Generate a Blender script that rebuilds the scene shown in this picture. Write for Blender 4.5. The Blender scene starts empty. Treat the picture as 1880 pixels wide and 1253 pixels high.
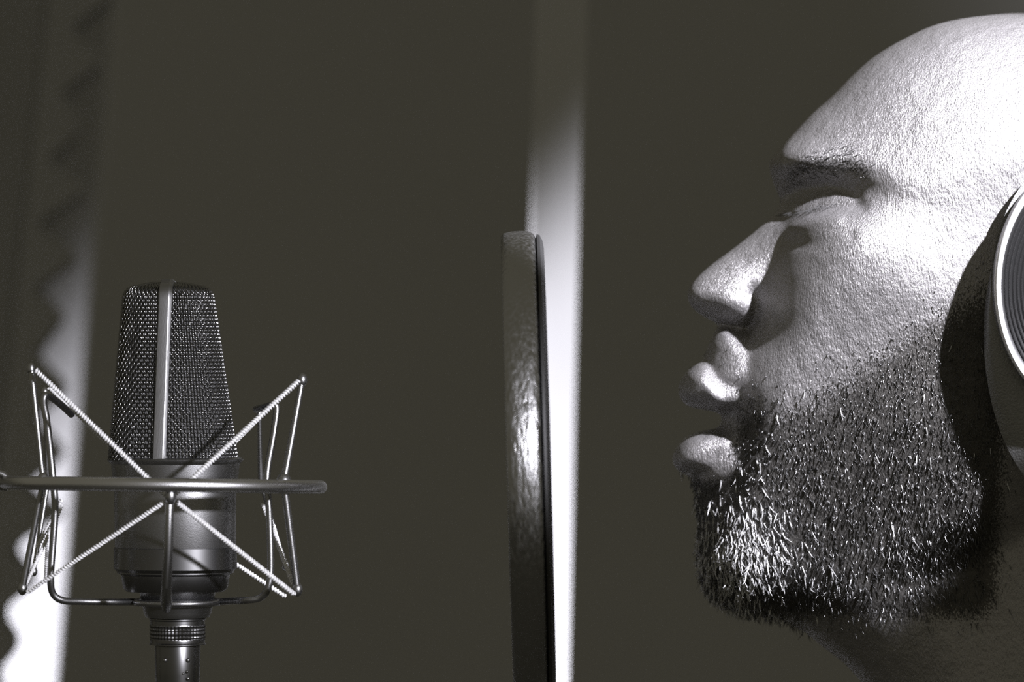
import bpy, math, random
import numpy as np
from mathutils import Vector

random.seed(7)
rng = np.random.default_rng(7)
C = bpy.context.scene.collection

# ------------------------------------------------------------------ camera, sky, lights, exposure
PXM = 4430.0            # photograph pixels per metre in the plane of focus (y = 0)
CD = 2.0                # camera distance to that plane
CZ = 1.5                # camera height
cam_d = bpy.data.cameras.new('camera')
cam = bpy.data.objects.new('camera', cam_d); C.objects.link(cam)
cam.location = (0, -CD, CZ); cam.rotation_euler = (math.radians(90), 0, 0)
cam_d.sensor_width = 36; cam_d.lens = 36 * CD / (1880 / PXM)
cam_d.dof.use_dof = True; cam_d.dof.focus_distance = CD; cam_d.dof.aperture_fstop = 8.0
cam_d.clip_end = 60
bpy.context.scene.camera = cam
cy = bpy.context.scene.cycles
cy.use_denoising = False; cy.sample_clamp_indirect = 0.6      # keeps the fine skin and mesh texture
vs = bpy.context.scene.view_settings
vs.view_transform = 'Standard'; vs.look = 'None'; vs.gamma = 1; vs.exposure = 0; vs.use_curve_mapping = False

w = bpy.data.worlds.new('dim_room'); bpy.context.scene.world = w; w.use_nodes = True
w.node_tree.nodes['Background'].inputs[0].default_value = (1.0, 0.93, 0.70, 1)
w.node_tree.nodes['Background'].inputs[1].default_value = 0.14

def P(px, py, y=0.0):
    f = (CD + y) / CD
    return Vector(((px - 940) / PXM * f, y, CZ + (626.5 - py) / PXM * f))

def spot(name, loc, target, watts, half, blend, rad, col):
    d = bpy.data.lights.new(name, 'SPOT'); o = bpy.data.objects.new(name, d); C.objects.link(o)
    d.energy = watts; d.spot_size = math.radians(2 * half); d.spot_blend = blend
    d.shadow_soft_size = rad; d.color = col
    o.location = loc
    o.rotation_euler = (Vector(target) - Vector(loc)).to_track_quat('-Z', 'Y').to_euler()
    return o
COOL = (0.92, 0.91, 1.0)
ft = P(1500, 430, 0.03)
spot('face_spotlight', (0.392, -0.262, 1.785), ft, 62, 16.6, 0.2, 0.006, COOL)
mt = P(320, 820, 0)
spot('microphone_spotlight', mt + Vector((0.50, -0.80, 0.18)).normalized() * 1.2, mt, 85, 4.9, 0.3, 0.025, COOL)
spot('post_spotlight', (-0.50, 0.53, 0.90), (0.03, 0.68, 1.24), 270, 21, 0.36, 0.02, COOL)
spot('corner_spotlight', (-0.72, 1.20, 0.80), (-0.345, 1.42, 0.97), 170, 38, 0.42, 0.02, COOL)

# ------------------------------------------------------------------ helpers
def tag(o, label=None, cat=None, group=None, kind=None):
    if label: o['label'] = label
    if cat: o['category'] = cat
    if group: o['group'] = group
    if kind: o['kind'] = kind
    return o

def empty(name, loc, label, cat, group=None):
    o = bpy.data.objects.new(name, None); C.objects.link(o); o.location = loc
    o.empty_display_size = 0.02
    return tag(o, label, cat, group)

class MB:
    def __init__(s): s.v = []; s.f = []; s.n = 0
    def add(s, v, f):
        s.v.append(np.asarray(v, float).reshape(-1, 3)); s.f += [tuple(int(i) + s.n for i in q) for q in f]
        s.n += len(s.v[-1])
    def tube(s, pts, r, sides=10, cap=True, closed=False):
        pts = np.array([tuple(p) for p in pts], float); n = len(pts)
        r = np.broadcast_to(np.asarray(r, float), (n,))
        if closed: t = np.roll(pts, -1, 0) - np.roll(pts, 1, 0)
        else: t = np.gradient(pts, axis=0)
        t /= np.linalg.norm(t, axis=1)[:, None] + 1e-12
        ref = np.array([0.0, 1.0, 0.03]) if abs(t[0][1]) < 0.9 else np.array([0.0, 0.02, 1.0])
        u = np.zeros_like(t); a = ref - t[0] * np.dot(ref, t[0]); a /= np.linalg.norm(a)
        for i in range(n):
            a = a - t[i] * np.dot(a, t[i]); a /= np.linalg.norm(a) + 1e-12; u[i] = a
        b = np.cross(t, u)
        th = np.arange(sides) * 2 * math.pi / sides
        V = pts[:, None] + r[:, None, None] * (np.cos(th)[None, :, None] * u[:, None] + np.sin(th)[None, :, None] * b[:, None])
        F = []
        m = n if closed else n - 1
        for i in range(m):
            j = (i + 1) % n
            for k in range(sides):
                l = (k + 1) % sides
                F.append((i * sides + k, i * sides + l, j * sides + l, j * sides + k))
        if cap and not closed:
            F.append(tuple(range(sides - 1, -1, -1))); F.append(tuple((n - 1) * sides + k for k in range(sides)))
        s.add(V, F)
    def ball(s, c, r, seg=16, sc=(1, 1, 1)):
        c = np.array(tuple(c)); th = np.linspace(0, math.pi, seg // 2 + 1); ph = np.arange(seg) * 2 * math.pi / seg
        V = np.stack([np.outer(np.sin(th), np.cos(ph)) * sc[0], np.outer(np.sin(th), np.sin(ph)) * sc[1],
                      np.outer(np.cos(th), np.ones(seg)) * sc[2]], -1) * r + c
        F = []
        for i in range(seg // 2):
            for k in range(seg):
                l = (k + 1) % seg
                F.append((i * seg + k, (i + 1) * seg + k, (i + 1) * seg + l, i * seg + l))
        s.add(V, F)
    def loft(s, rings, cap=True, closed=False):
        rings = [np.asarray(r, float) for r in rings]; k = len(rings[0]); n = len(rings); F = []
        for i in range(n if closed else n - 1):
            j = (i + 1) % n
            for a in range(k):
                b = (a + 1) % k
                F.append((i * k + a, i * k + b, j * k + b, j * k + a))
        if cap and not closed:
            F.append(tuple(range(k - 1, -1, -1))); F.append(tuple((n - 1) * k + a for a in range(k)))
        s.add(np.concatenate(rings), F)
    def box(s, lo, hi):
        x0, y0, z0 = lo; x1, y1, z1 = hi
        V = [(x0,y0,z0),(x1,y0,z0),(x1,y1,z0),(x0,y1,z0),(x0,y0,z1),(x1,y0,z1),(x1,y1,z1),(x0,y1,z1)]
        s.add(V, [(0,3,2,1),(4,5,6,7),(0,1,5,4),(1,2,6,5),(2,3,7,6),(3,0,4,7)])
    def build(s, name, m, parent=None, smooth=True, bevel=0):
        me = bpy.data.meshes.new(name)
        me.from_pydata(np.concatenate(s.v).tolist(), [], s.f)
        me.validate(); me.update()
        return link(name, me, m, parent, smooth, bevel)

def link(name, me, m, parent=None, smooth=True, bevel=0):
    if smooth:
        me.polygons.foreach_set('use_smooth', [True] * len(me.polygons))
        if bevel is not None and len(me.polygons) < 60000:
            try: me.set_sharp_from_angle(angle=math.radians(40))
            except Exception: pass
    me.materials.append(m)
    o = bpy.data.objects.new(name, me); C.objects.link(o)
    if parent is not None:
        o.parent = parent; o.matrix_parent_inverse.identity()
        if parent.type == 'EMPTY' or True:
            me.transform(__import__('mathutils').Matrix.Translation(-Vector(world_loc(parent))))
    if bevel:
        b = o.modifiers.new('bevel', 'BEVEL'); b.width = bevel; b.segments = 2; b.limit_method = 'ANGLE'
    return o

def world_loc(o):
    l = Vector((0, 0, 0))
    while o is not None:
        l += Vector(o.location); o = o.parent
    return l

def catmull(pts, n=10, closed=False):
    p = np.array(pts, float); out = []
    N = len(p); rngN = N if closed else N - 1
    for i in range(rngN):
        if closed: a, b, c, d = p[(i - 1) % N], p[i], p[(i + 1) % N], p[(i + 2) % N]
        else: a, b, c, d = p[max(i - 1, 0)], p[i], p[i + 1], p[min(i + 2, N - 1)]
        for t in np.arange(n) / n:
            out.append(0.5 * ((2 * b) + (-a + c) * t + (2 * a - 5 * b + 4 * c - d) * t * t + (-a + 3 * b - 3 * c + d) * t ** 3))
    if not closed: out.append(p[-1])
    return np.array(out)

# ------------------------------------------------------------------ materials
def mat(name, col, rough=0.5, metal=0.0, bump=0.0, bscale=(300, 300, 300), rvar=0.0, spec=0.5, cvar=0.0, bdist=0.001, detail=3):
    m = bpy.data.materials.new(name); m.use_nodes = True; nt = m.node_tree; N = nt.nodes; L = nt.links
    b = N['Principled BSDF']
    c = col if isinstance(col, tuple) else (col, col, col)
    b.inputs['Base Color'].default_value = (*c, 1); b.inputs['Roughness'].default_value = rough
    b.inputs['Metallic'].default_value = metal; b.inputs['Specular IOR Level'].default_value = spec
    tc = N.new('ShaderNodeTexCoord'); mp = N.new('ShaderNodeMapping'); mp.inputs['Scale'].default_value = bscale
    L.new(tc.outputs['Object'], mp.inputs['Vector'])
    no = N.new('ShaderNodeTexNoise'); no.inputs['Scale'].default_value = 1; no.inputs['Detail'].default_value = detail
    L.new(mp.outputs[0], no.inputs['Vector'])
    if bump:
        bp = N.new('ShaderNodeBump'); bp.inputs['Strength'].default_value = bump; bp.inputs['Distance'].default_value = bdist
        L.new(no.outputs['Fac'], bp.inputs['Height']); L.new(bp.outputs[0], b.inputs['Normal'])
    if rvar:
        mr = N.new('ShaderNodeMapRange'); mr.inputs['From Min'].default_value = 0.3; mr.inputs['From Max'].default_value = 0.7
        mr.inputs['To Min'].default_value = max(0.02, rough - rvar); mr.inputs['To Max'].default_value = rough + rvar
        L.new(no.outputs['Fac'], mr.inputs['Value']); L.new(mr.outputs[0], b.inputs['Roughness'])
    if cvar:
        mx = N.new('ShaderNodeMapRange'); mx.inputs['To Min'].default_value = 1 - cvar; mx.inputs['To Max'].default_value = 1 + cvar
        L.new(no.outputs['Fac'], mx.inputs['Value'])
        vm = N.new('ShaderNodeVectorMath'); vm.operation = 'SCALE'; vm.inputs[0].default_value = c
        L.new(mx.outputs[0], vm.inputs['Scale']); L.new(vm.outputs[0], b.inputs['Base Color'])
    return m

M_wall = mat('dark_wall_paint', 0.42, 0.9, spec=0.0, cvar=0.06, bscale=(2, 2, 2))
M_floor = mat('dark_carpet', 0.28, 0.95, spec=0.0, bump=0.3, bscale=(200, 200, 200))
M_ceil = mat('ceiling_paint', 0.3, 0.9, spec=0.0, cvar=0.05, bscale=(3, 3, 3))
M_post = mat('white_painted_wood', 0.5, 0.6, bump=0.15, bscale=(60, 60, 6), spec=0.2)
M_foam = mat('charcoal_foam', 0.36, 1.0, spec=0.0, bump=0.4, bscale=(500, 500, 500))
M_fabric = mat('charcoal_fabric', 0.31, 1.0, spec=0.0, bump=0.3, bscale=(900, 900, 900))
M_satin = mat('satin_nickel', 0.36, 0.34, 1.0, bump=0.06, bscale=(2500, 2500, 2500))
M_body = mat('satin_grey_lacquer', 0.32, 0.34, 1.0, bump=0.08, bscale=(3000, 3000, 3000), cvar=0.1)
M_wire = mat('dark_steel_wire', 0.23, 0.17, 1.0)
M_strut = mat('brushed_steel_strut', 0.27, 0.36, 1.0, bump=0.05, bscale=(2500, 2500, 400))
M_frame = mat('black_gloss_steel', 0.33, 0.33, 1.0, bump=0.08, bscale=(2500, 2500, 2500))
M_tube = mat('highlight_steel_tube', 0.55, 0.32, 1.0, bump=0.1, bscale=(2500, 2500, 2500))  # paler copy of the frame steel, brightens the highlight along the hoop
M_cord = mat('pale_braided_cord', 0.75, 0.5, 0.0, spec=0.6)
M_rubber = mat('black_rubber', 0.17, 0.32, 1.0)
M_inner = mat('dark_inner_gauze', 0.12, 0.9, 0.0, spec=0.0)
M_hoop = mat('scuffed_black_hoop', 0.38, 0.33, 1.0, bump=0.6, bscale=(700, 700, 150), rvar=0.12, bdist=0.0008, detail=5)
M_rim = mat('matte_rim', 0.10, 0.6, 1.0)
M_net = mat('nylon_mesh', 0.3, 0.7, 0.8)
M_leather = mat('black_leather', 0.28, 0.5, 1.0, bump=0.3, bscale=(1200, 1200, 1200))
M_cup = mat('black_satin_plastic', 0.33, 0.4, 1.0, bump=0.05, bscale=(2000, 2000, 2000))
M_plate = mat('grooved_dark_plate', 0.10, 0.45, 1.0)
M_trim = mat('polished_silver', 0.95, 0.35, 0.35, spec=0.8)
M_hair = mat('black_beard_hair', 0.14, 0.28, 1.0)
M_lash = mat('dark_lash', 0.03, 0.8)
M_grey = mat('grey_beard_hair', 0.75, 0.4, 0.3, spec=0.8)
M_shirt = mat('black_cotton', 0.3, 1.0, spec=0.0, bump=0.3, bscale=(900, 900, 900))

# ------------------------------------------------------------------ the setting
def struct(name, lo, hi, m, label=None):
    b = MB(); b.box(lo, hi); return tag(b.build(name, m, smooth=False), label, kind='structure')
struct('wall_back', (-7, 4.6, 0), (7, 4.75, 3.4), M_wall, 'dark unlit back wall of the studio')
struct('floor', (-7, -4, -0.1), (7, 4.6, 0), M_floor, 'dark carpeted studio floor')

def post(name, top, bot, wid, y, depth, label):
    # a painted post that stands on the floor; top/bot are its centre line read at py 0 and py 1253
    a, b_ = P(top, 0, y), P(bot, 1253, y)
    d = (a - b_); d /= d.z
    base = b_ - d * b_.z; head = b_ + d * (3.0 - b_.z)
    b = MB(); rings = []
    hw = wid / 2
    for q in (base, head):
        rings.append([(q.x - hw, y, q.z), (q.x + hw, y, q.z), (q.x + hw, y + depth, q.z), (q.x - hw, y + depth, q.z)])
    b.loft(rings)
    return tag(b.build(name, M_post, smooth=False, bevel=0.002), label, kind='structure')
post('trim_1', 1031, 1002, 0.0290, 0.68, 0.02, 'white painted upright post lit from below behind the pop filter')
post('trim_2', 165, 57, 0.0360, 1.42, 0.02, 'white painted upright post behind the foam panel')

# acoustic baffle: fabric covered core with wedge foam along its right side, slightly leaning
def tip_x(py): return 150 - (py - 480) / 773.0 * 82
def baffle():
    root = empty('acoustic_baffle', (-0.8, 1.13, 0), 'dark acoustic baffle at the left edge with wavy wedge foam side', 'acoustic panel')
    y0, y1 = 1.10, 1.16
    a, b_ = P(tip_x(0), 0, y0), P(tip_x(1253), 1253, y0)
    dx = (a.x - b_.x) / (a.z - b_.z)
    def X(z): return b_.x + dx * (z - b_.z)
    core = MB(); rings = []
    for z in (0.0, 2.3):
        rings.append([(X(z) - 0.75, y0, z), (X(z) - 0.040, y0, z), (X(z) - 0.040, y1, z), (X(z) - 0.75, y1, z)])
    core.loft(rings); core.build('core', M_fabric, root, smooth=False, bevel=0.003)
    # wedges
    f = MB(); pitch = 0.042; z = 0.0; prof = []
    phase = (P(0, 592, y0).z) % pitch
    zs = np.arange(0.0, 2.3, pitch / 10)
    for zz in zs:
        t = ((zz - phase) / pitch) % 1.0
        h = 0.5 + 0.5 * math.cos(2 * math.pi * t)
        h = h ** 0.8
        k = 1.0 + 0.25 * math.sin(zz * 37.0) + 0.15 * math.sin(zz * 91.0)
        prof.append((X(zz) - 0.026 + 0.018 * h * k + 0.0045 * math.sin(zz * 23), zz))
    rings = []
    for y in np.linspace(y0, y1, 8):
        rings.append([(px, y, zz) for px, zz in prof] + [(X(2.3) - 0.0402, y, prof[-1][1]), (X(0) - 0.0402, y, 0)])
    f.loft(rings); f.build('foam', M_foam, root, smooth=True)
baffle()

# ------------------------------------------------------------------ condenser microphone
mic = empty('microphone', P(318, 1130, 0), 'grey large condenser microphone upright in its shock mount', 'microphone')
N_SE = 2.5
def se(a, b, th):
    c, s = np.cos(th), np.sin(th)
    return a * np.sign(c) * np.abs(c) ** (2 / N_SE), b * np.sign(s) * np.abs(s) ** (2 / N_SE)
_t = np.linspace(0, 2 * math.pi, 4001); _x, _y = se(1.0, 0.82, _t)
_s = np.concatenate([[0], np.cumsum(np.hypot(np.diff(_x), np.diff(_y)))]); _s /= _s[-1]
def se_th(u): return np.interp(np.mod(u, 1.0), _s, _t)
def grille_pt(u, py, inset=0.0):
    """u round the grille 0..1, py in px (may fold over the shoulder), inset in px"""
    u = np.asarray(u, float); py = np.asarray(py, float)
    k = np.clip((py - 560) / (845 - 560), 0, 1)
    cx = 307 + 11 * (py - 530) / 315; a = 82 + 36 * (py - 530) / 315
    a = np.where(py < 560, a, a)
    return cx, a
def g_surface(u, m, off):
    """m: meridian 0 bottom .. 1 start of shoulder .. 2 top centre"""
    u = np.asarray(u, float); m = np.asarray(m, float)
    th = se_th(u)
    top = 550.0
    py = np.where(m < 1, 845 - m * (845 - top), 0)
    ms = np.clip(m - 1, 0, 1)
    ang = np.clip(ms / 0.35, 0, 1) * math.pi / 2
    R = 24.0
    flat = np.clip((ms - 0.35) / 0.65, 0, 1)
    py = np.where(m < 1, py, top - R * np.sin(ang) - 7 * np.sin(flat * math.pi / 2))
    q = np.where(m < 1, py, top)
    a = 81 + 37 * (q - 530) / 315
    a_eff = a - np.where(m < 1, 0, R * (1 - np.cos(ang)) + flat * (a - R - 12))
    outn = np.where(m < 1, 1.0, np.cos(ang)); upn = np.where(m < 1, 0.05, np.sin(ang))
    sx, sy = se(1.0, 0.82, th)
    cx = 309 + 9 * (py - 530) / 315
    X = (cx - 940 + sx * (a_eff + off * outn)) / PXM
    Y = (sy * (a_eff + off * outn)) / PXM
    Z = CZ + (626.5 - (py - off * upn)) / PXM
    return np.stack([X, Y, Z], -1)

def head_grille():
    b = MB(); NW = 112; rw = 1.15 / PXM
    mm = np.concatenate([np.linspace(0, 1, 150), np.linspace(1, 1.8, 36)[1:]])
    # vertical wires, woven
    arc = np.concatenate([np.linspace(0, 295, 150), 295 + np.linspace(0, 95, 36)[1:]])
    per = 13.6
    for i in range(NW):
        ph = math.pi * (i % 2)
        off = 1.3 * np.cos(2 * math.pi * arc / per + ph)
        pts = g_surface(np.full_like(mm, i / NW), mm, off)
        b.tube(pts, rw, 5)
    # horizontal wires
    for j, s in enumerate(np.arange(per / 4, 295, per / 2)):
        us = np.arange(NW * 2) / (NW * 2)
        off = 1.1 * np.cos(math.pi * (us * NW) + math.pi * (j % 2) + math.pi)
        pts = g_surface(us, np.full_like(us, s / 295), off)
        b.tube(pts, rw * 0.6, 4, closed=True)
    b.build('head_grille', M_wire, mic)
    c = MB(); us = np.arange(64) / 64; rings = []
    for m_ in np.concatenate([np.linspace(0, 1, 12), np.linspace(1, 2, 14)[1:]]):
        rings.append(g_surface(us, np.full(64, m_), -5.0))
    c.loft(rings, cap=True); c.build('inner_screen', M_inner, mic)
head_grille()

def strut():
    b = MB()
    for side in (1, -1):      # front and back bars joined over the top
        rings = []
        for m_ in np.concatenate([np.linspace(-0.01, 1, 20), np.linspace(1, 1.97, 12)[1:]]):
            u0 = 0.75 if side == 1 else 0.25
            c0 = g_surface(np.array([u0]), np.array([m_]), 0)[0]
            py = 626.5 - (c0[2] - CZ) * PXM
            cx = 309 - 10 * (py - 515) / 325 - 0.0
            x0 = (cx - 11 - 940) / PXM; x1 = (cx + 7 - 940) / PXM; x2 = (cx + 13 - 940) / PXM
            n = g_surface(np.array([u0]), np.array([m_]), 7.0)[0] - c0
            n2 = g_surface(np.array([u0]), np.array([m_]), -6.0)[0] - c0
            ring = [(x0, *(c0 + n2)[1:]), (x0, *(c0 + n * 0.8)[1:]), (x1, *(c0 + n)[1:]), (x2, *(c0 + n * 0.3)[1:]), (x2, *(c0 + n2)[1:])]
            rings.append(ring)
        b.loft(rings)
    o = b.build('grille_strut', M_strut, mic, bevel=0.0002)
strut()

def eloft(name, prof, m, parent, cx=318, y=0.0, seg=72, n=2.1, ratio=0.85, bev=0):
    """prof: list of (half width px, py)"""
    b = MB(); th = np.arange(seg) * 2 * math.pi / seg; c, s = np.cos(th), np.sin(th)
    sx = np.sign(c) * np.abs(c) ** (2 / n); sy = np.sign(s) * np.abs(s) ** (2 / n) * ratio
    rings = []
    for a, py in prof:
        rings.append(np.stack([(cx - 940 + sx * a) / PXM, y + sy * a / PXM, np.full(seg, CZ + (626.5 - py) / PXM)], -1))
    b.loft(rings); return b.build(name, m, parent, bevel=bev)
eloft('collar', [(100, 838), (121, 840), (125, 843), (124, 847), (118, 852), (116, 872), (114, 886), (112, 890)], M_body, mic, 322)
eloft('body', [(104, 884), (112, 888), (112, 900), (111, 1003), (109, 1008)], M_body, mic, 322)
eloft('base_band', [(108, 1004), (113, 1006), (113, 1044), (107, 1050), (107, 1052), (100, 1056), (96, 1080), (90, 1086)], M_rubber, mic, 322)
eloft('connector_cone', [(72, 1079), (74, 1082), (70, 1086), (62, 1126), (58, 1134)], M_body, mic, 326, n=2, ratio=1)
def knurl():
    b = MB(); seg = 96; rings = []
    for j, py in enumerate(np.linspace(1136, 1184, 26)):
        th = np.arange(seg) * 2 * math.pi / seg
        r = 50 + (1.6 * np.cos(th * 24 + j * 0.9) * np.cos(th * 24 - j * 0.9) if 5 < j < 21 else 0) + (2 if j in (0, 1, 24, 25) else 0)
        rings.append(np.stack([(326 - 940 + np.cos(th) * r) / PXM, np.sin(th) * r / PXM, np.full(seg, CZ + (626.5 - py) / PXM)], -1))
    b.loft(rings); b.build('knurled_ring', M_rubber, mic)
knurl()
plug = eloft('cable_plug', [(40, 1180), (42, 1186), (41, 1240), (36, 1300), (30, 1420), (18, 1460)], M_rubber, mic, 326, n=2, ratio=1)
s_ = MB()
for px in (303, 345):
    s_.ball(P(px, 1213, -0.0082), 0.0010, 12)
for px, py in ((336, 1238), (343, 1234), (345, 1247)):
    s_.ball(P(px, py, -0.0085), 0.0007, 10)
s_.build('plug_screw', M_satin, plug)
cb = MB()
cb.tube([P(326, 1440, 0), P(326, 1700, 0.0), P(330, 2300, 0.01), Vector((-0.15, 0.02, 0.6)), Vector((-0.16, 0.03, 0.005))], 0.003, 10)
cb.build('cable', M_rubber, mic)

# ------------------------------------------------------------------ shock mount
sm = empty('shock_mount', P(300, 1105, 0), 'wire shock mount with hoop and sprung cords round the microphone', 'microphone mount')
RX = 288 / PXM
rc = P(300, 891, 0)
b = MB(); pts = []
for a in np.arange(120) * 2 * math.pi / 120:
    pts.append((rc.x + math.cos(a) * RX, math.sin(a) * RX, rc.z - math.sin(a) * 9.0 / PXM - math.cos(a) * 4.0 / PXM))
b.tube(pts, 12.5 / PXM, 14, closed=True); b.build('hoop', M_tube, sm)

BR, RR = 9.5 / PXM, 7.0 / PXM
def rod(name, a, b_, r0=6.5, r1=5.5, m=M_frame):
    t = MB(); t.tube([a.lerp(b_, k) for k in np.linspace(0, 1, 6)], np.linspace(r0, r1, 6) / PXM, 12); return t.build(name, m, sm)
def knob(p, r=10, sc=(1, 1, 1.35)):
    t = MB(); t.ball(p, r / PXM, 20, sc); return t.build('ball_end', M_satin, sm)
yl = -0.034
L0, L1, L2 = P(57, 678, -0.03), P(79, 884, yl), P(41, 1081, -0.03)
R0, R1, R2 = P(555, 698, -0.03), P(521, 886, yl), P(546, 1083, -0.03)
knob(L0, 9, (0.8, 0.8, 1.3)); knob(R0, 10, (0.9, 0.9, 1.25)); knob(L2, 9); knob(R2, 9.5)
knob(L1, 12, (1, 1, 1.4)); knob(R1, 13.5, (1, 1, 1.3))
rod('arm', L0, L1, 6, 5); rod('arm', L1, L2, 5, 6.5)
rod('arm', R0, R1, 5.5, 6.5); rod('arm', R1, R2, 6.5, 6.5)
# the same cage at the rear
yr = 0.036
for a, m_, c in ((P(82, 720, 0.03), P(88, 884, yr), P(62, 1050, 0.03)), (P(476, 760, 0.03), P(478, 884, yr), P(524, 1040, 0.03))):
    knob(a, 7); knob(c, 7); rod('arm', a, m_, 4, 5); rod('arm', m_, c, 5, 4)
# front leg with hook
CH = P(313, 911, -0.062); CF = P(305, 1108, -0.060)
knob(CH, 11, (0.95, 1, 1.5))
t = MB(); t.tube([P(313, 900, -0.060), P(311, 930, -0.061), P(309, 1000, -0.061), P(306, 1075, -0.055), P(305, 1104, -0.040), P(306, 1118, -0.024)],
                 np.array([9, 8, 8.5, 9, 11, 8]) / PXM, 12); t.build('front_leg', M_frame, sm)
# inner cradle: bent wires down both sides, turned in below the microphone
def wire(pts, r, name='cradle_wire', m=M_frame):
    q = catmull([tuple(p) for p in pts], 8); t = MB(); t.tube(q, r / PXM, 12); return t.build(name, m, sm)
wire([P(132, 762, 0.0), P(110, 742, -0.008), P(86, 726, -0.016), P(80, 738, -0.018), P(86, 775, -0.02), P(96, 868, -0.024), P(101, 930, -0.024), P(97, 1000, -0.024),
      P(93, 1060, -0.024), P(97, 1090, -0.022), P(115, 1103, -0.02), P(150, 1105, -0.015), P(210, 1106, -0.008), P(248, 1106, 0.0)], 6.5)
wire([P(470, 752, 0.0), P(486, 748, -0.01), P(502, 744, -0.018), P(508, 752, -0.019), P(502, 800, -0.02), P(490, 874, -0.024), P(494, 940, -0.024), P(497, 1040, -0.024),
      P(492, 1080, -0.024), P(478, 1098, -0.022), P(450, 1103, -0.02), P(425, 1104, -0.010), P(402, 1106, 0.0)], 6.5)
t = MB(); q_ = P(326, 1106, 0); t.tube([(q_.x + math.cos(a) * 76 / PXM, math.sin(a) * 76 / PXM, q_.z) for a in np.arange(60) * math.pi / 30], 6.5 / PXM, 12, closed=True); t.build('clamp_ring', M_frame, sm)

def cord(a, b_, r=3.6, pitch=5.6, name='elastic_cord'):
    a, b_ = Vector(a), Vector(b_); L_ = (b_ - a).length * PXM; t = MB()
    t.tube([a, a.lerp(b_, 0.5), b_], 2.6 / PXM, 8)
    ax = (b_ - a).normalized(); u = ax.orthogonal().normalized(); v = ax.cross(u)
    turns = L_ / pitch; n = int(turns * 10); pts = []
    for i in range(n + 1):
        k = i / n; th = 2 * math.pi * turns * k
        pts.append(a.lerp(b_, k) + (u * math.cos(th) + v * math.sin(th)) * (r / PXM))
    t.tube(pts, 1.75 / PXM, 5); return t.build(name, M_cord, sm)
cord(P(66, 680, -0.036), P(306, 912, -0.057), 3.4)
cord(P(548, 700, -0.036), P(322, 908, -0.057), 3.8)
cord(P(302, 922, -0.060), P(50, 1088, -0.034), 2.8, 6.0)
cord(P(326, 924, -0.060), P(540, 1092, -0.034), 3.8)
cord(P(114, 918, -0.01), P(68, 1006, -0.015), 3.0)
cord(P(114, 928, -0.01), P(46, 1078, -0.028), 2.4)
cord(P(483, 926, -0.01), P(538, 1074, -0.028), 3.0)
cord(P(90, 712, 0.02), P(290, 905, 0.05), 2.6)
cord(P(478, 765, 0.02), P(340, 905, 0.05), 2.6)
cord(P(430, 1034, 0.03), P(524, 1096, 0.03), 2.8)
cord(P(84, 1068, 0.02), P(88, 985, 0.0), 2.6)
# arm that carries the mount off to the left of the frame
t = MB(); t.tube([P(14, 890, 0.0), P(-60, 884, 0.0), P(-420, 860, 0.02)], 12 / PXM, 14); t.build('support_arm', M_frame, sm)
t = MB(); t.tube([P(-14, 866, -0.012), P(6, 872, -0.012), P(18, 884, -0.012)], 7 / PXM, 12); t.build('arm_joint', M_satin, sm)
# floor stand at the far left end of the arm
st = empty('microphone_stand', (P(-420, 860, 0.02).x, 0.02, 0), 'black microphone stand carrying the shock mount arm', 'microphone stand')
t = MB(); e = P(-420, 860, 0.02); t.tube([(e.x, 0.02, 0.03), (e.x, 0.02, e.z - 0.004)], 0.009, 16); t.build('pole', M_frame, st)
t = MB(); t.tube([(e.x, 0.02, 0.0), (e.x, 0.02, 0.02), (e.x, 0.02, 0.03)], [0.13, 0.13, 0.03], 32); t.build('base', M_frame, st)

# ------------------------------------------------------------------ pop filter (hoop seen edge on)
pf = empty('pop_filter', P(968, 1290, 0), 'black round pop filter seen edge on between microphone and man', 'pop filter')
pc = P(970, 857, 0); PR = 432 / PXM
lean = math.radians(-1.6); yaw = math.radians(0.0)
def hoop_pt(r, x, a):
    # circle in the y-z plane, x is along its axis
    y = math.cos(a) * r; z = math.sin(a) * r
    xx = x * math.cos(lean) - z * math.sin(lean) * -1; zz = z * math.cos(lean) - x * math.sin(lean)
    return (pc.x + xx, pc.y + y, pc.z + zz)
def lathe_x(prof, name, m, seg=160, closed=True):
    b = MB(); rings = []
    for i in range(seg):
        a = 2 * math.pi * i / seg
        rings.append([hoop_pt(r / PXM, x / PXM, a) for x, r in prof])
    b.loft(rings, closed=True); return b.build(name, m, pf)
band = [(-36, 397), (-39, 409), (-38.5, 424), (-34, 429), (-20, 432), (0, 433), (14, 431), (22, 426), (26, 415), (27, 399)]
lathe_x(band, 'hoop', M_hoop)
rim = [(22, 397), (24, 415), (27, 426), (32, 425), (37, 415), (39, 403), (37, 392), (28, 390)]
lathe_x(rim, 'rim', M_rim)
def net():
    b = MB(); R = 408 / PXM; step = 6.0 / PXM; r = 0.45 / PXM
    for k in np.arange(-R + step, R, step):
        h = math.sqrt(R * R - k * k)
        for mode in (0, 1):
            p = []
            for s in np.linspace(-h, h, 3):
                yy, zz = (k, s) if mode else (s, k)
                p.append((pc.x + (5 / PXM) + zz * math.tan(-lean) * -1, pc.y + yy, pc.z + zz))
            b.tube(p, r, 4)
    b.build('mesh_screen', M_net, pf)
net()
t = MB(); t.tube([P(976, 1282, 0.004), P(977, 1306, 0.004), P(978, 1331, 0.004)], np.array([12, 15, 12]) / PXM, 16); t.build('clamp', M_rubber, pf)
t = MB(); t.tube(catmull([tuple(P(978, 1320, 0.004)), tuple(P(980, 1400, 0.004)), tuple(P(990, 1500, 0.004)), tuple(P(1001, 1800, 0.004)), (0.014, 0.004, 0.6), (0.014, 0.004, 0.02)], 10), 11 / PXM, 14); t.build('gooseneck', M_frame, pf)
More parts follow.
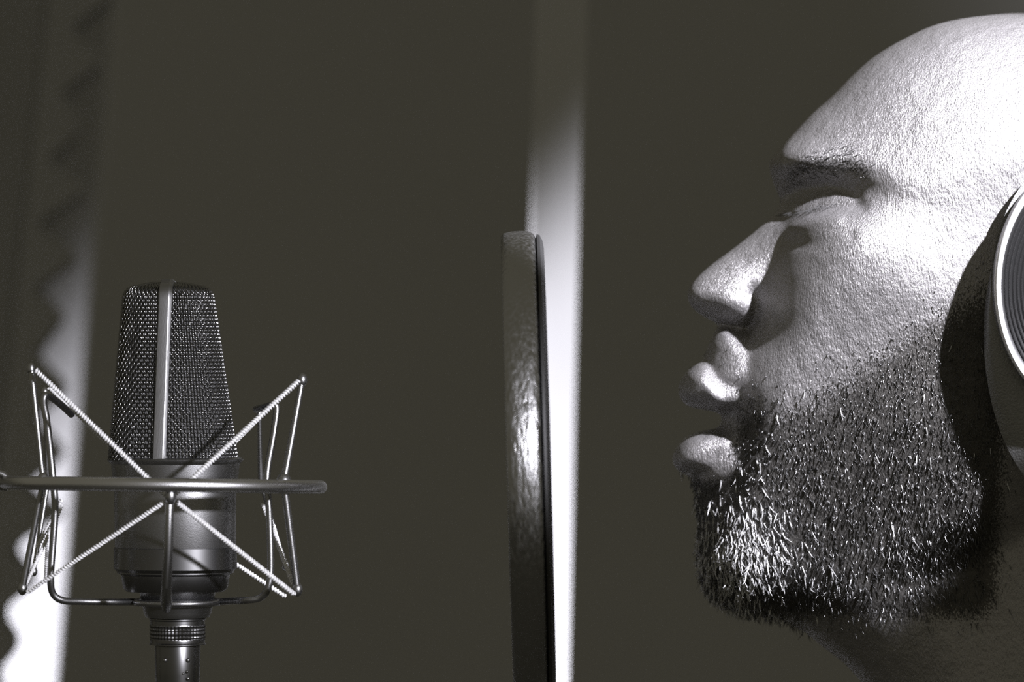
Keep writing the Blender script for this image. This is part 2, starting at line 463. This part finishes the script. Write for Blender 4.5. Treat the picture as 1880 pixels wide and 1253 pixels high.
t = MB(); t.tube([(0.014, 0.004, 0.0), (0.014, 0.004, 0.02), (0.014, 0.004, 0.03)], [0.11, 0.11, 0.02], 32); t.build('base', M_frame, pf)

# ------------------------------------------------------------------ the man: head and neck as one closed skin surface
YS = 0.075                              # depth of his mid-plane
U = (CD + YS) / CD / PXM                # metres per head pixel
CELL = 4.0
gx = np.arange(1200, 2340 + 1, CELL); gz = np.arange(0, 1640 + 1, CELL)
GX, GZ = np.meshgrid(gx, gz, indexing='ij')

def sdf2(poly):
    d = np.full(GX.shape, 1e9); ins = np.zeros(GX.shape, bool)
    for i in range(len(poly)):
        x0, y0 = poly[i]; x1, y1 = poly[(i + 1) % len(poly)]
        ex, ey = x1 - x0, y1 - y0; L2_ = ex * ex + ey * ey
        if L2_ < 1e-9: continue
        t_ = np.clip(((GX - x0) * ex + (GZ - y0) * ey) / L2_, 0, 1)
        d = np.minimum(d, (GX - x0 - t_ * ex) ** 2 + (GZ - y0 - t_ * ey) ** 2)
        if y0 != y1:
            c_ = ((y0 > GZ) != (y1 > GZ)) & (GX < (x1 - x0) * (GZ - y0) / (y1 - y0) + x0)
            ins ^= c_
    d = np.sqrt(d); return np.where(ins, d, -d)

def blur(A, s):
    n = int(3 * s / CELL) + 1; k = np.exp(-0.5 * (np.arange(-n, n + 1) * CELL / s) ** 2); k /= k.sum()
    for ax in (0, 1):
        pad = [(0, 0), (0, 0)]; pad[ax] = (n, n); Bp = np.pad(A, pad, mode='edge')
        A = sum(k[i] * np.take(Bp, range(i, i + A.shape[ax]), axis=ax) for i in range(2 * n + 1))
    return A

def table(rows):
    """rows: {z: [(x, v), ...]} interpolated smoothly"""
    zs = sorted(rows); vals = []
    for z in zs:
        xs, vv = zip(*rows[z]); vals.append(np.interp(gx, xs, vv))
    vals = np.array(vals); out = np.empty(GX.shape)
    for i in range(len(gx)): out[i] = np.interp(gz, zs, vals[:, i])
    return blur(out, 25)

base_poly = catmull([(1412,305),(1418,345),(1430,378),(1424,430),(1400,490),(1385,545),(1372,600),(1345,650),(1328,700),(1326,760),
    (1318,810),(1304,860),(1292,910),(1284,960),(1280,1010),(1286,1060),(1310,1100),(1360,1126),(1440,1136),(1550,1126),(1680,1096),(1800,1050),
    (1900,1000),(2000,970),(2140,900),(2230,780),(2285,620),(2300,450),(2285,300),(2230,180),(2140,90),(2020,38),(1900,24),(1800,30),
    (1720,45),(1655,74),(1602,106),(1560,141),(1520,181),(1482,216),(1450,250),(1424,282)], 6, True)
W = table({0: [(1400,160),(1600,245),(1900,325),(2300,250)],
    300: [(1412,165),(1500,205),(1600,252),(1700,286),(1800,308),(1900,322),(2100,315),(2300,240)],
    420: [(1412,185),(1500,226),(1600,262),(1750,292),(1900,310),(2100,305),(2300,230)],
    560: [(1380,165),(1450,208),(1550,250),(1650,278),(1800,308),(2000,308),(2300,220)],
    760: [(1300,120),(1360,155),(1450,190),(1600,242),(1750,292),(1900,298),(2200,240)],
    950: [(1280,110),(1350,142),(1450,166),(1600,205),(1750,248),(1900,262),(2200,220)],
    1120: [(1280,90),(1350,115),(1450,138),(1600,168),(1750,205),(1900,225),(2200,200)]})
D = table({0: [(1400,300),(2300,320)], 180: [(1400,330),(1700,330),(2300,320)], 300: [(1412,270),(1600,290),(1800,300),(2300,300)],
    400: [(1412,150),(1600,170),(1900,300),(2300,300)], 560: [(1380,112),(1600,140),(1900,280),(2300,300)],
    760: [(1300,100),(1600,120),(1900,250),(2300,300)], 950: [(1280,110),(1600,110),(1900,180),(2300,250)], 1120: [(1280,100),(1600,90),(1900,120),(2300,200)]})
def relief(poly, W_, D_):
    d = sdf2(poly); t_ = np.clip(d / D_, 0, 1)
    Y_ = W_ * np.sqrt(np.clip(1 - (1 - t_) ** 2, 0, 1))
    return np.where(d > 0, Y_ ** 2, 2 * W_ ** 2 / D_ * d)       # signed square of the half width
Q = relief(base_poly, W, D)
neck_poly = catmull([(1580,720),(1510,880),(1445,1050),(1450,1130),(1500,1180),(1556,1225),(1605,1290),(1640,1380),(1650,1500),(1650,1760),(2260,1760),(2240,1500),(2190,1300),(2170,1100),(2160,900),(2100,740),(1850,680)], 6, True)
Qn = relief(neck_poly, np.full(GX.shape, 185.0), np.full(GX.shape, 180.0))
def smax(a, b_, k): h = np.clip(0.5 + 0.5 * (a - b_) / k, 0, 1); return b_ * (1 - h) + a * h + k * h * (1 - h)
Q = smax(Q, Qn, 14000.0)

nose_poly = catmull([(1432,372),(1416,395),(1388,424),(1345,458),(1302,490),(1272,518),(1262,540),(1270,564),(1290,580),(1322,596),(1372,608),(1415,600),(1450,560),(1470,480),(1460,400)], 6, True)
WN = table({380: [(1400,26),(1440,70),(1480,110)], 450: [(1330,30),(1370,46),(1420,96),(1480,120)], 520: [(1260,46),(1300,50),(1345,70),(1400,84),(1480,80)],
            560: [(1260,42),(1300,52),(1345,80),(1385,86),(1480,60)], 605: [(1260,36),(1300,44),(1345,74),(1400,60)]})
Qnose = relief(nose_poly, WN, table({400: [(1200,70),(1500,70)], 480: [(1200,62),(1500,62)], 560: [(1200,46),(1500,46)]}))
Q = smax(Q, Qnose, 2200.0)
# muzzle round the mouth, then the two lips
muz = catmull([(1330,600),(1306,622),(1298,645),(1290,668),(1282,690),(1292,720),(1318,745),(1330,775),(1300,800),(1276,830),(1268,870),(1276,905),(1288,950),(1360,960),(1440,880),(1440,700),(1400,610)], 6, True)
Q = smax(Q, relief(muz, table({600: [(1290,70),(1400,90)], 700: [(1290,95),(1360,125),(1430,140)], 930: [(1280,95),(1360,120),(1430,140)]}), np.full(GX.shape, 80.0)), 3000.0)
ul = catmull([(1290,664),(1270,676),(1255,692),(1246,712),(1250,734),(1268,748),(1310,756),(1350,766),(1420,770),(1420,700),(1350,690),(1318,680)], 6, True)
ll = catmull([(1350,784),(1318,788),(1290,792),(1262,803),(1242,824),(1235,846),(1244,864),(1268,876),(1300,884),(1350,880),(1420,860),(1420,790)], 6, True)
Q = smax(Q, relief(ul, table({660: [(1240,70),(1300,94),(1370,116),(1430,110)], 760: [(1240,76),(1300,98),(1370,114),(1430,110)]}), np.full(GX.shape, 34.0)), 1500.0)
Q = smax(Q, relief(ll, table({780: [(1230,60),(1300,94),(1370,114),(1430,112)], 890: [(1230,56),(1300,88),(1370,106),(1430,108)]}), np.full(GX.shape, 38.0)), 1200.0)

Yh = np.sign(Q) * np.sqrt(np.abs(Q))
def look(A, x, z):
    fx = np.clip((np.asarray(x) - gx[0]) / CELL, 0, len(gx) - 1.001); fz = np.clip((np.asarray(z) - gz[0]) / CELL, 0, len(gz) - 1.001)
    i = fx.astype(int); j = fz.astype(int); a = fx - i; b2 = fz - j
    return (A[i, j] * (1 - a) + A[i + 1, j] * a) * (1 - b2) + (A[i, j + 1] * (1 - a) + A[i + 1, j + 1] * a) * b2
def h_of(px, py):
    """photograph pixel on the near side of the head -> head pixel (perspective of the near surface)"""
    hx, hz = px, py
    for _ in range(4):
        k = 1 - max(float(look(Yh, hx, hz)), 0) * U / (CD + YS)
        hx = 940 + (px - 940) * k; hz = 626.5 + (py - 626.5) * k
    return hx, hz
def brush(px, py, amp, sx, sy, rot=0.0):
    global Yh
    x, z = h_of(px, py); c, s = math.cos(math.radians(rot)), math.sin(math.radians(rot))
    a = (GX - x) * c + (GZ - z) * s; b2 = -(GX - x) * s + (GZ - z) * c
    Yh = Yh + amp * np.exp(-0.5 * ((a / sx) ** 2 + (b2 / sy) ** 2)) * np.clip(Yh / 30, 0, 1)
def ridge(pts, amp, s):
    global Yh
    q = catmull([h_of(*p) for p in pts], 8); d = np.full(GX.shape, 1e9)
    for i in range(len(q) - 1):
        e = q[i + 1] - q[i]; L2_ = e @ e + 1e-9
        t_ = np.clip(((GX - q[i][0]) * e[0] + (GZ - q[i][1]) * e[1]) / L2_, 0, 1)
        d = np.minimum(d, (GX - q[i][0] - t_ * e[0]) ** 2 + (GZ - q[i][1] - t_ * e[1]) ** 2)
    Yh = Yh + amp * np.exp(-0.5 * d / s ** 2) * np.clip(Yh / 30, 0, 1)
# sculpting (amount in head pixels outwards)
brush(1512, 354, -50, 80, 32, 12)
brush(1450, 368, -24, 36, 30)            # eye socket
brush(1470, 292, 26, 66, 22, 10)
brush(1552, 322, -18, 46, 24, 20)            # brow ridge
brush(1620, 480, 16, 100, 60, 20)           # cheekbone
brush(1660, 250, -8, 90, 80)                # temple
brush(1478, 384, 7, 34, 20)                # closed eye
ridge([(1432, 372), (1470, 346), (1530, 342), (1572, 362)], -9, 7)      # fold above the lid
ridge([(1430, 404), (1460, 398), (1500, 388), (1540, 380), (1580, 378)], -13, 6)    # slit between the lids
ridge([(1440, 424), (1485, 408), (1535, 400)], 9, 9)                    # lower lid edge
ridge([(1450, 446), (1500, 450), (1560, 430)], -4, 9)
ridge([(1385, 540), (1390, 580), (1376, 612)], -16, 10)                 # crease behind the nostril wing
brush(1345, 556, 10, 24, 22)                # nostril wing
ridge([(1318, 590), (1345, 600)], -18, 7)   # nostril
ridge([(1262, 686), (1290, 700), (1308, 722), (1322, 750)], 8, 9)       # edge of the upper lip
ridge([(1284, 668), (1308, 690), (1326, 720)], -6, 8)
ridge([(1240, 834), (1262, 808), (1296, 800), (1330, 804)], 7, 9)       # lower lip
brush(1352, 778, -14, 20, 16)               # corner of the mouth
ridge([(1255, 895), (1300, 905), (1345, 890)], -8, 12)                  # fold under the lower lip
brush(1340, 1030, 12, 50, 45)               # chin
brush(1640, 860, 4, 120, 90)               # jaw muscle
Q = blur(np.sign(Yh) * Yh ** 2, 4.0)
Yh = np.sign(Q) * np.sqrt(np.abs(Q))

def skin_mesh():
    gy = np.arange(-364, 364 + 1, CELL)
    Qp = Q.copy(); Qp[0, :] = Qp[-1, :] = -1e4; Qp[:, 0] = Qp[:, -1] = -1e4
    F = (gy[None, :, None] ** 2 - Qp[:, None, :]).astype(np.float32)        # axes x, y, z
    S = F < 0
    nx, ny, nz = F.shape
    cnt = np.zeros((nx - 1, ny - 1, nz - 1), np.int8)
    for a in (0, 1):
        for b2 in (0, 1):
            for c in (0, 1): cnt += S[a:nx - 1 + a, b2:ny - 1 + b2, c:nz - 1 + c]
    act = (cnt > 0) & (cnt < 8); idx = np.full(act.shape, -1, np.int64)
    ci = np.argwhere(act); idx[act] = np.arange(len(ci))
    pos = np.zeros((len(ci), 3)); wsum = np.zeros(len(ci))
    cor = [(a, b2, c) for a in (0, 1) for b2 in (0, 1) for c in (0, 1)]
    val = {q: F[ci[:, 0] + q[0], ci[:, 1] + q[1], ci[:, 2] + q[2]].astype(float) for q in cor}
    for q in cor:
        for ax in range(3):
            if q[ax] == 0:
                r = list(q); r[ax] = 1; r = tuple(r); a, b2 = val[q], val[r]
                m_ = (a < 0) != (b2 < 0); t_ = np.where(m_, a / (a - b2 + 1e-20), 0)
                p = np.tile(np.array(q, float), (len(ci), 1)); p[:, ax] = t_
                pos += p * m_[:, None]; wsum += m_
    pos = ci + pos / wsum[:, None]
    V = np.stack([gx[0] + pos[:, 0] * CELL, gy[0] + pos[:, 1] * CELL, gz[0] + pos[:, 2] * CELL], -1)
    quads = []
    for ax in range(3):
        sl0 = [slice(1, -1)] * 3; sl1 = [slice(1, -1)] * 3; sl0[ax] = slice(0, -1); sl1[ax] = slice(1, None)
        A, B_ = S[tuple(sl0)], S[tuple(sl1)]
        e = np.argwhere(A != B_); flip = A[A != B_]
        off = [1, 1, 1]; off[ax] = 0; e = e + off
        o1, o2 = [(1, 2), (2, 0), (0, 1)][ax]
        def cell(d1, d2):
            q = e.copy(); q[:, o1] -= d1; q[:, o2] -= d2; return idx[q[:, 0], q[:, 1], q[:, 2]]
        qd = np.stack([cell(1, 1), cell(0, 1), cell(0, 0), cell(1, 0)], -1)
        qd[~flip] = qd[~flip][:, ::-1]; quads.append(qd)
    quads = np.concatenate(quads)
    # settle the vertices on the exact surface
    dQx, dQz = np.gradient(Q, CELL)
    for _ in range(3):
        q0 = look(Q, V[:, 0], V[:, 2]); G = V[:, 1] ** 2 - q0
        g = np.stack([-look(dQx, V[:, 0], V[:, 2]), 2 * V[:, 1], -look(dQz, V[:, 0], V[:, 2])], -1)
        st_ = G / ((g ** 2).sum(1) + 50.0)
        V -= np.clip(st_, -1, 1)[:, None] * 0 + g * np.clip(st_, -2 / (np.linalg.norm(g, axis=1) + 1e-6), 2 / (np.linalg.norm(g, axis=1) + 1e-6))[:, None]
    return V, quads, g
HV, HQ, HG = skin_mesh()
def to_world(V):
    return np.stack([(V[:, 0] - 940) * U, YS + V[:, 1] * U, CZ + (626.5 - V[:, 2]) * U], -1)
WV = to_world(HV)
WN_ = HG * np.array([1, 1, -1]); WN_ /= np.linalg.norm(WN_, axis=1)[:, None] + 1e-9

def make_mesh(name, V, Fq):
    me = bpy.data.meshes.new(name)
    me.vertices.add(len(V)); me.vertices.foreach_set('co', np.ascontiguousarray(V, dtype=np.float32).ravel())
    k = Fq.shape[1]
    me.loops.add(Fq.size); me.loops.foreach_set('vertex_index', Fq.ravel().astype(np.int32))
    me.polygons.add(len(Fq)); me.polygons.foreach_set('loop_start', np.arange(0, Fq.size, k, dtype=np.int32))
    me.update(calc_edges=True)
    return me

# winding check
def vol(V, Fq):
    a, b2, c = V[Fq[:, 0]], V[Fq[:, 1]], V[Fq[:, 2]]; return np.einsum('ij,ij->i', a - V.mean(0), np.cross(b2 - a, c - a)).sum()
if vol(WV, HQ) < 0: HQ = HQ[:, ::-1].copy()

# photograph pixel of every head vertex (used to place the beard where it grows)
VPX = 940 + WV[:, 0] * PXM * CD / (CD + WV[:, 1]); VPY = 626.5 - (WV[:, 2] - CZ) * PXM * CD / (CD + WV[:, 1])
HPX, HPZ = HV[:, 0], HV[:, 2]
def sstep(a, b2, x): t_ = np.clip((x - a) / (b2 - a), 0, 1); return t_ * t_ * (3 - 2 * t_)
def beard_density(x, y):
    """0..1 over head pixels: the beard line runs from below the nose wing up to the sideburn"""
    line = np.interp(x, [1250, 1300, 1350, 1420, 1480, 1560, 1640, 1700, 1760, 1850, 1950], [640, 640, 690, 715, 690, 635, 575, 540, 500, 470, 470])
    d = sstep(-45, 150, y - line)
    d = d * (1 - sstep(1070, 1170, y - 0.12 * np.clip(1500 - x, 0, 300))) * (1 - sstep(1770, 1850, x))  # beard colour stops short at throat and ear cup, keeping shaded skin paler
    lips = np.exp(-(((x - 1285) / 62.0) ** 4 + ((y - 775) / 105.0) ** 4))
    return d * (1 - np.clip(lips * 1.6, 0, 1))
dens = beard_density(HPX, HPZ)
brow = np.exp(-((HPZ - np.interp(HPX, [1440, 1480, 1540, 1600], [322, 304, 306, 332])) / 15.0) ** 4) * sstep(1430, 1470, HPX) * (1 - sstep(1560, 1610, HPX)) * 0.5  # eyebrow tone plus painted shade, darkens the skin around the brow

def skin_material():
    m = bpy.data.materials.new('skin'); m.use_nodes = True; nt = m.node_tree; N = nt.nodes; L = nt.links
    b = N['Principled BSDF']; b.inputs['Metallic'].default_value = 0.7; b.inputs['Specular IOR Level'].default_value = 0.6
    tc = N.new('ShaderNodeTexCoord')
    def noise(scale, detail=2, rough=0.5):
        mp = N.new('ShaderNodeMapping'); mp.inputs['Scale'].default_value = scale; mp.inputs['Rotation'].default_value = (0, math.radians(-12), 0)
        no = N.new('ShaderNodeTexNoise'); no.inputs['Scale'].default_value = 1; no.inputs['Detail'].default_value = detail; no.inputs['Roughness'].default_value = rough
        L.new(tc.outputs['Object'], mp.inputs[0]); L.new(mp.outputs[0], no.inputs['Vector']); return no.outputs['Fac']
    n1 = noise((1450, 1450, 480), 3, 0.65); n2 = noise((160, 160, 120), 2); n3 = noise((1700, 1700, 1100), 2, 0.6)
    ad = N.new('ShaderNodeMath'); ad.operation = 'MULTIPLY_ADD'; ad.inputs[1].default_value = 1.4
    L.new(n2, ad.inputs[0]); L.new(n1, ad.inputs[2])
    at = N.new('ShaderNodeAttribute'); at.attribute_name = 'beard_growth'
    bp = N.new('ShaderNodeBump'); bp.inputs['Strength'].default_value = 0.75; bp.inputs['Distance'].default_value = 0.0010
    L.new(ad.outputs[0], bp.inputs['Height']); L.new(bp.outputs[0], b.inputs['Normal'])
    # blotchy stubble shadow grows in with the beard
    th = N.new('ShaderNodeMath'); th.operation = 'MULTIPLY_ADD'; th.inputs[1].default_value = 2.2; th.inputs[2].default_value = -0.25
    L.new(at.outputs['Fac'], th.inputs[0])
    sb = N.new('ShaderNodeMath'); sb.operation = 'SUBTRACT'; L.new(th.outputs[0], sb.inputs[0])
    nn = N.new('ShaderNodeMapRange'); nn.inputs['From Min'].default_value = 0.3; nn.inputs['From Max'].default_value = 0.7; nn.inputs['To Min'].default_value = 0.0; nn.inputs['To Max'].default_value = 1.5
    L.new(n3, nn.inputs['Value']); L.new(nn.outputs[0], sb.inputs[1])
    cl = N.new('ShaderNodeMapRange'); cl.inputs['From Min'].default_value = -0.15; cl.inputs['From Max'].default_value = 0.25; L.new(sb.outputs[0], cl.inputs['Value'])
    mx = N.new('ShaderNodeMix'); mx.data_type = 'RGBA'
    mx.inputs[6].default_value = (0.36, 0.35, 0.35, 1); mx.inputs[7].default_value = (0.10, 0.096, 0.09, 1)
    rg = N.new('ShaderNodeMapRange'); rg.inputs['To Min'].default_value = 0.38; rg.inputs['To Max'].default_value = 0.46; L.new(cl.outputs[0], rg.inputs['Value']); L.new(rg.outputs[0], b.inputs['Roughness'])
    sg = N.new('ShaderNodeMapRange'); sg.inputs['To Min'].default_value = 0.6; sg.inputs['To Max'].default_value = 0.12; L.new(cl.outputs[0], sg.inputs['Value']); L.new(sg.outputs[0], b.inputs['Specular IOR Level'])
    L.new(cl.outputs[0], mx.inputs[0]); L.new(mx.outputs[2], b.inputs['Base Color'])
    return m
M_skin = skin_material()
me = make_mesh('person', WV, HQ)
at = me.attributes.new('beard_growth', 'FLOAT', 'POINT'); at.data.foreach_set('value', np.maximum(dens, brow).astype(np.float32))
person = link('person', me, M_skin, None, True, None)
tag(person, 'bald man in profile with eyes lowered and short greying beard', 'person')

# hair strands --------------------------------------------------------------
def strands(name, roots, norms, dirs, lens, rad, m, curl=0.35, segs=4):
    n = len(roots)
    dirs = dirs / np.linalg.norm(dirs, axis=1)[:, None]
    P0 = roots; pts = [P0]
    d = dirs.copy(); bend = rng.normal(0, 1, (n, 3)); bend -= norms * (bend * norms).sum(1)[:, None]
    for k in range(segs):
        d = d + bend * curl / segs - norms * 0.22 / segs; d /= np.linalg.norm(d, axis=1)[:, None]
        pts.append(pts[-1] + d * (lens / segs)[:, None])
    pts = np.stack(pts, 1)                                  # n, segs+1, 3
    t_ = dirs; u = np.cross(t_, norms + 1e-3); u /= np.linalg.norm(u, axis=1)[:, None] + 1e-9; v = np.cross(t_, u)
    V = []
    prof = np.array([0.8, 1.0, 0.95, 0.7, 0.15]) if segs == 4 else np.linspace(1, 0.2, segs + 1)
    for a in (0, 2 * math.pi / 3, 4 * math.pi / 3):
        V.append(pts + ((u * math.cos(a) + v * math.sin(a))[:, None] * (rad[:, None] * prof)[:, :, None]))
    V = np.stack(V, 2).reshape(-1, 3); K = 3 * (segs + 1)
    Fs = []
    for s in range(segs):
        for a in range(3):
            b2 = (a + 1) % 3; Fs.append((s * 3 + a, s * 3 + b2, s * 3 + 3 + b2, s * 3 + 3 + a))
    Fs = np.array(Fs); Fq = (Fs[None] + (np.arange(n) * K)[:, None, None]).reshape(-1, 4)
    return link(name, make_mesh(name, V, Fq), m, person, True, None)

def pick(weight, n, side=None):
    wgt = weight.copy()
    wgt = wgt / wgt.sum(); i = rng.choice(len(wgt), n, replace=False, p=wgt)
    j = HQ[rng.integers(0, len(HQ), 1)]                     # keep the generator moving
    return WV[i] + rng.normal(0, 0.0003, (n, 3)) * np.array([1, 0.2, 1]), WN_[i], i
# grey patch on the chin
greyw = np.exp(-(((HPX - 1352) / 62.0) ** 2 + ((HPZ - 1010) / 75.0) ** 2))
wt = dens * (0.25 + 0.75 * (HV[:, 1] < 60))
r, nrm, i = pick(wt * (1 - 0.6 * greyw), 6500)
dn = np.stack([rng.normal(0.22, 0.28, len(r)), rng.normal(0, 0.2, len(r)), -np.ones(len(r))], -1) + nrm * rng.uniform(0.25, 0.8, len(r))[:, None]
L_ = rng.uniform(6, 13, len(r)) + 7 * sstep(850, 1050, HPZ[i]) * rng.uniform(0.3, 1, len(r))
L_ = L_ * (0.55 + 0.45 * sstep(600, 800, HPZ[i]))
strands('beard', r, nrm, dn, L_ * U, rng.uniform(0.55, 1.0, len(r)) * U, M_hair)
wg = dens * (greyw * 1.0 + 0.004) * (HV[:, 1] < 30)
r, nrm, i = pick(wg, 900)
dn = np.stack([rng.normal(0.28, 0.22, len(r)), rng.normal(-0.05, 0.15, len(r)), -np.ones(len(r))], -1) + nrm * rng.uniform(0.2, 0.6, len(r))[:, None]
o = strands('grey_beard_hair', r, nrm, dn, rng.uniform(12, 26, len(r)) * U, rng.uniform(0.8, 1.5, len(r)) * U, M_grey, 0.5)
o['label'] = 'grey hairs on the chin'
for side, nm in ((-1, 'near'), (1, 'far')):
    x0, z0 = h_of(1520, 318)
    line = np.interp(HPX, [1440, 1480, 1540, 1600], [322, 304, 306, 332])
    wb = np.exp(-((HPZ - line) / 14.0) ** 2) * ((HPX > 1440) & (HPX < 1585)) * (HV[:, 1] * side > 20)
    r, nrm, i = pick(wb, 650)
    dn = np.stack([np.ones(len(r)), rng.normal(0, 0.2, len(r)), rng.normal(0.05, 0.25, len(r))], -1) + nrm * 0.3
    strands('eyebrow', r, nrm, dn, rng.uniform(14, 24, len(r)) * U, rng.uniform(0.5, 0.8, len(r)) * U, M_hair, 0.3)
    line = np.interp(HPX, [1430, 1480, 1540], [396, 388, 376]) 
    wb = np.exp(-((HPZ - line) / 4.0) ** 2) * ((HPX > 1430) & (HPX < 1530)) * (HV[:, 1] * side > 20)
    r, nrm, i = pick(wb, 34)
    dn = np.stack([-np.ones(len(r)) * 0.5, rng.normal(0, 0.2, len(r)), -0.6 * np.ones(len(r))], -1) + nrm * 0.8
    strands('eyelashes', r, nrm, dn, rng.uniform(10, 16, len(r)) * U, np.full(len(r), 0.5) * U, M_lash, 0.2)

# shirt below the frame
def shirt():
    b = MB(); rings = []; cx = (1960 - 940) * U
    for z, a, d in ((1.285, 0.075, 0.078), (1.30, 0.068, 0.070), (1.285, 0.080, 0.085), (1.265, 0.095, 0.16), (1.235, 0.11, 0.215), (1.18, 0.125, 0.235), (1.05, 0.13, 0.21), (0.9, 0.12, 0.18)):
        th = np.arange(48) * 2 * math.pi / 48
        rings.append(np.stack([cx + np.cos(th) * a, YS + np.sin(th) * d, np.full(48, z)], -1))
    b.loft(rings[1:]); b.build('shirt', M_shirt, person)
shirt()

# ------------------------------------------------------------------ headphones
hp = empty('headphones', P(2020, 560, -0.03), 'black over-ear headphones with silver ringed cups on the man', 'headphones')
def cup(side):
    """side -1: near ear, +1: far ear"""
    hc = (940 + (2035 - 940) * 0.965, 626.5 + (540 - 626.5) * 0.965)
    cx, cz = (2022 - 940) / PXM * 0.975, CZ + (626.5 - 525) / PXM * 0.975
    def oval(a, b_, y, dz=0.0, n=96, ox=0.0):
        th = np.arange(n) * 2 * math.pi / n
        return np.stack([cx + ox + np.cos(th) * a / PXM, np.full(n, YS + side * y), cz + dz + np.sin(th) * b_ / PXM], -1)
    # depths measured from his mid-plane; cushion shaped longer downward to extend its shadow
    b = MB(); b.loft([oval(130, 230, 0.0700, -0.010), oval(180, 305, 0.0715, -0.016), oval(188, 325, 0.0735, -0.020), oval(189, 325, 0.0755, -0.020), oval(183, 300, 0.078, -0.014), oval(178, 255, 0.0795), oval(120, 170, 0.0795)]); b.build('ear_cushion', M_leather, hp)
    b = MB(); b.loft([oval(160, 220, 0.0785), oval(172, 232, 0.080), oval(177, 236, 0.083), oval(176, 235, 0.088), oval(172, 230, 0.0905), oval(150, 205, 0.0910)]); ec = b.build('ear_cup', M_cup, hp)
    b = MB(); A, B_ = 171, 228
    b.loft([oval(A + 6, B_ + 6, 0.0902), oval(A + 5, B_ + 5, 0.0926), oval(A + 2, B_ + 2, 0.0933), oval(A - 4, B_ - 4, 0.0931), oval(A - 6, B_ - 6, 0.0923)], cap=False); 
    b.build('silver_ring', M_trim, ec)
    b = MB(); rings = [oval(A - 5, B_ - 5, 0.0922)]
    for k in range(0, 46):
        a = A - 8 - k * 3.6; y = 0.0915 + 0.0005 * math.cos(k * math.pi)
        if a > 1: rings.append(oval(a, a / A * B_, y))
    b.loft(rings, cap=False); b.build('grooved_plate', M_plate, ec)
    # yoke
    b = MB(); pts = []
    for a in np.linspace(math.radians(-10), math.radians(190), 30):
        pts.append((cx + math.cos(a) * 200 / PXM, YS + side * 0.108, cz + 0.0 + math.sin(a) * 275 / PXM))
    b.tube(pts[3:-3] if True else pts, 0.003, 10)
    return b, cx, cz
for sd in (-1, 1):
    b, cx, cz = cup(sd)
b = MB(); rings = []
z_side = cz + 240 / PXM; z_top = CZ + 0.1375
for a in np.linspace(0, math.pi, 48):
    y = YS + math.cos(a) * 0.087; z = z_side + (z_top - z_side) * math.sin(a) ** 0.75
    nrm = Vector((0, math.cos(a) * 0.6, math.sin(a) + 1e-3)).normalized()
    hw = 0.014; cb_ = cx + 0.02 + 0.06 * math.sin(a)
    rings.append([(cb_ - hw, y, z), (cb_ - hw, y + nrm.y * 0.008, z + nrm.z * 0.008), (cb_ + hw, y + nrm.y * 0.008, z + nrm.z * 0.008), (cb_ + hw, y, z)])
b.loft(rings); b.build('headband', M_leather, hp)
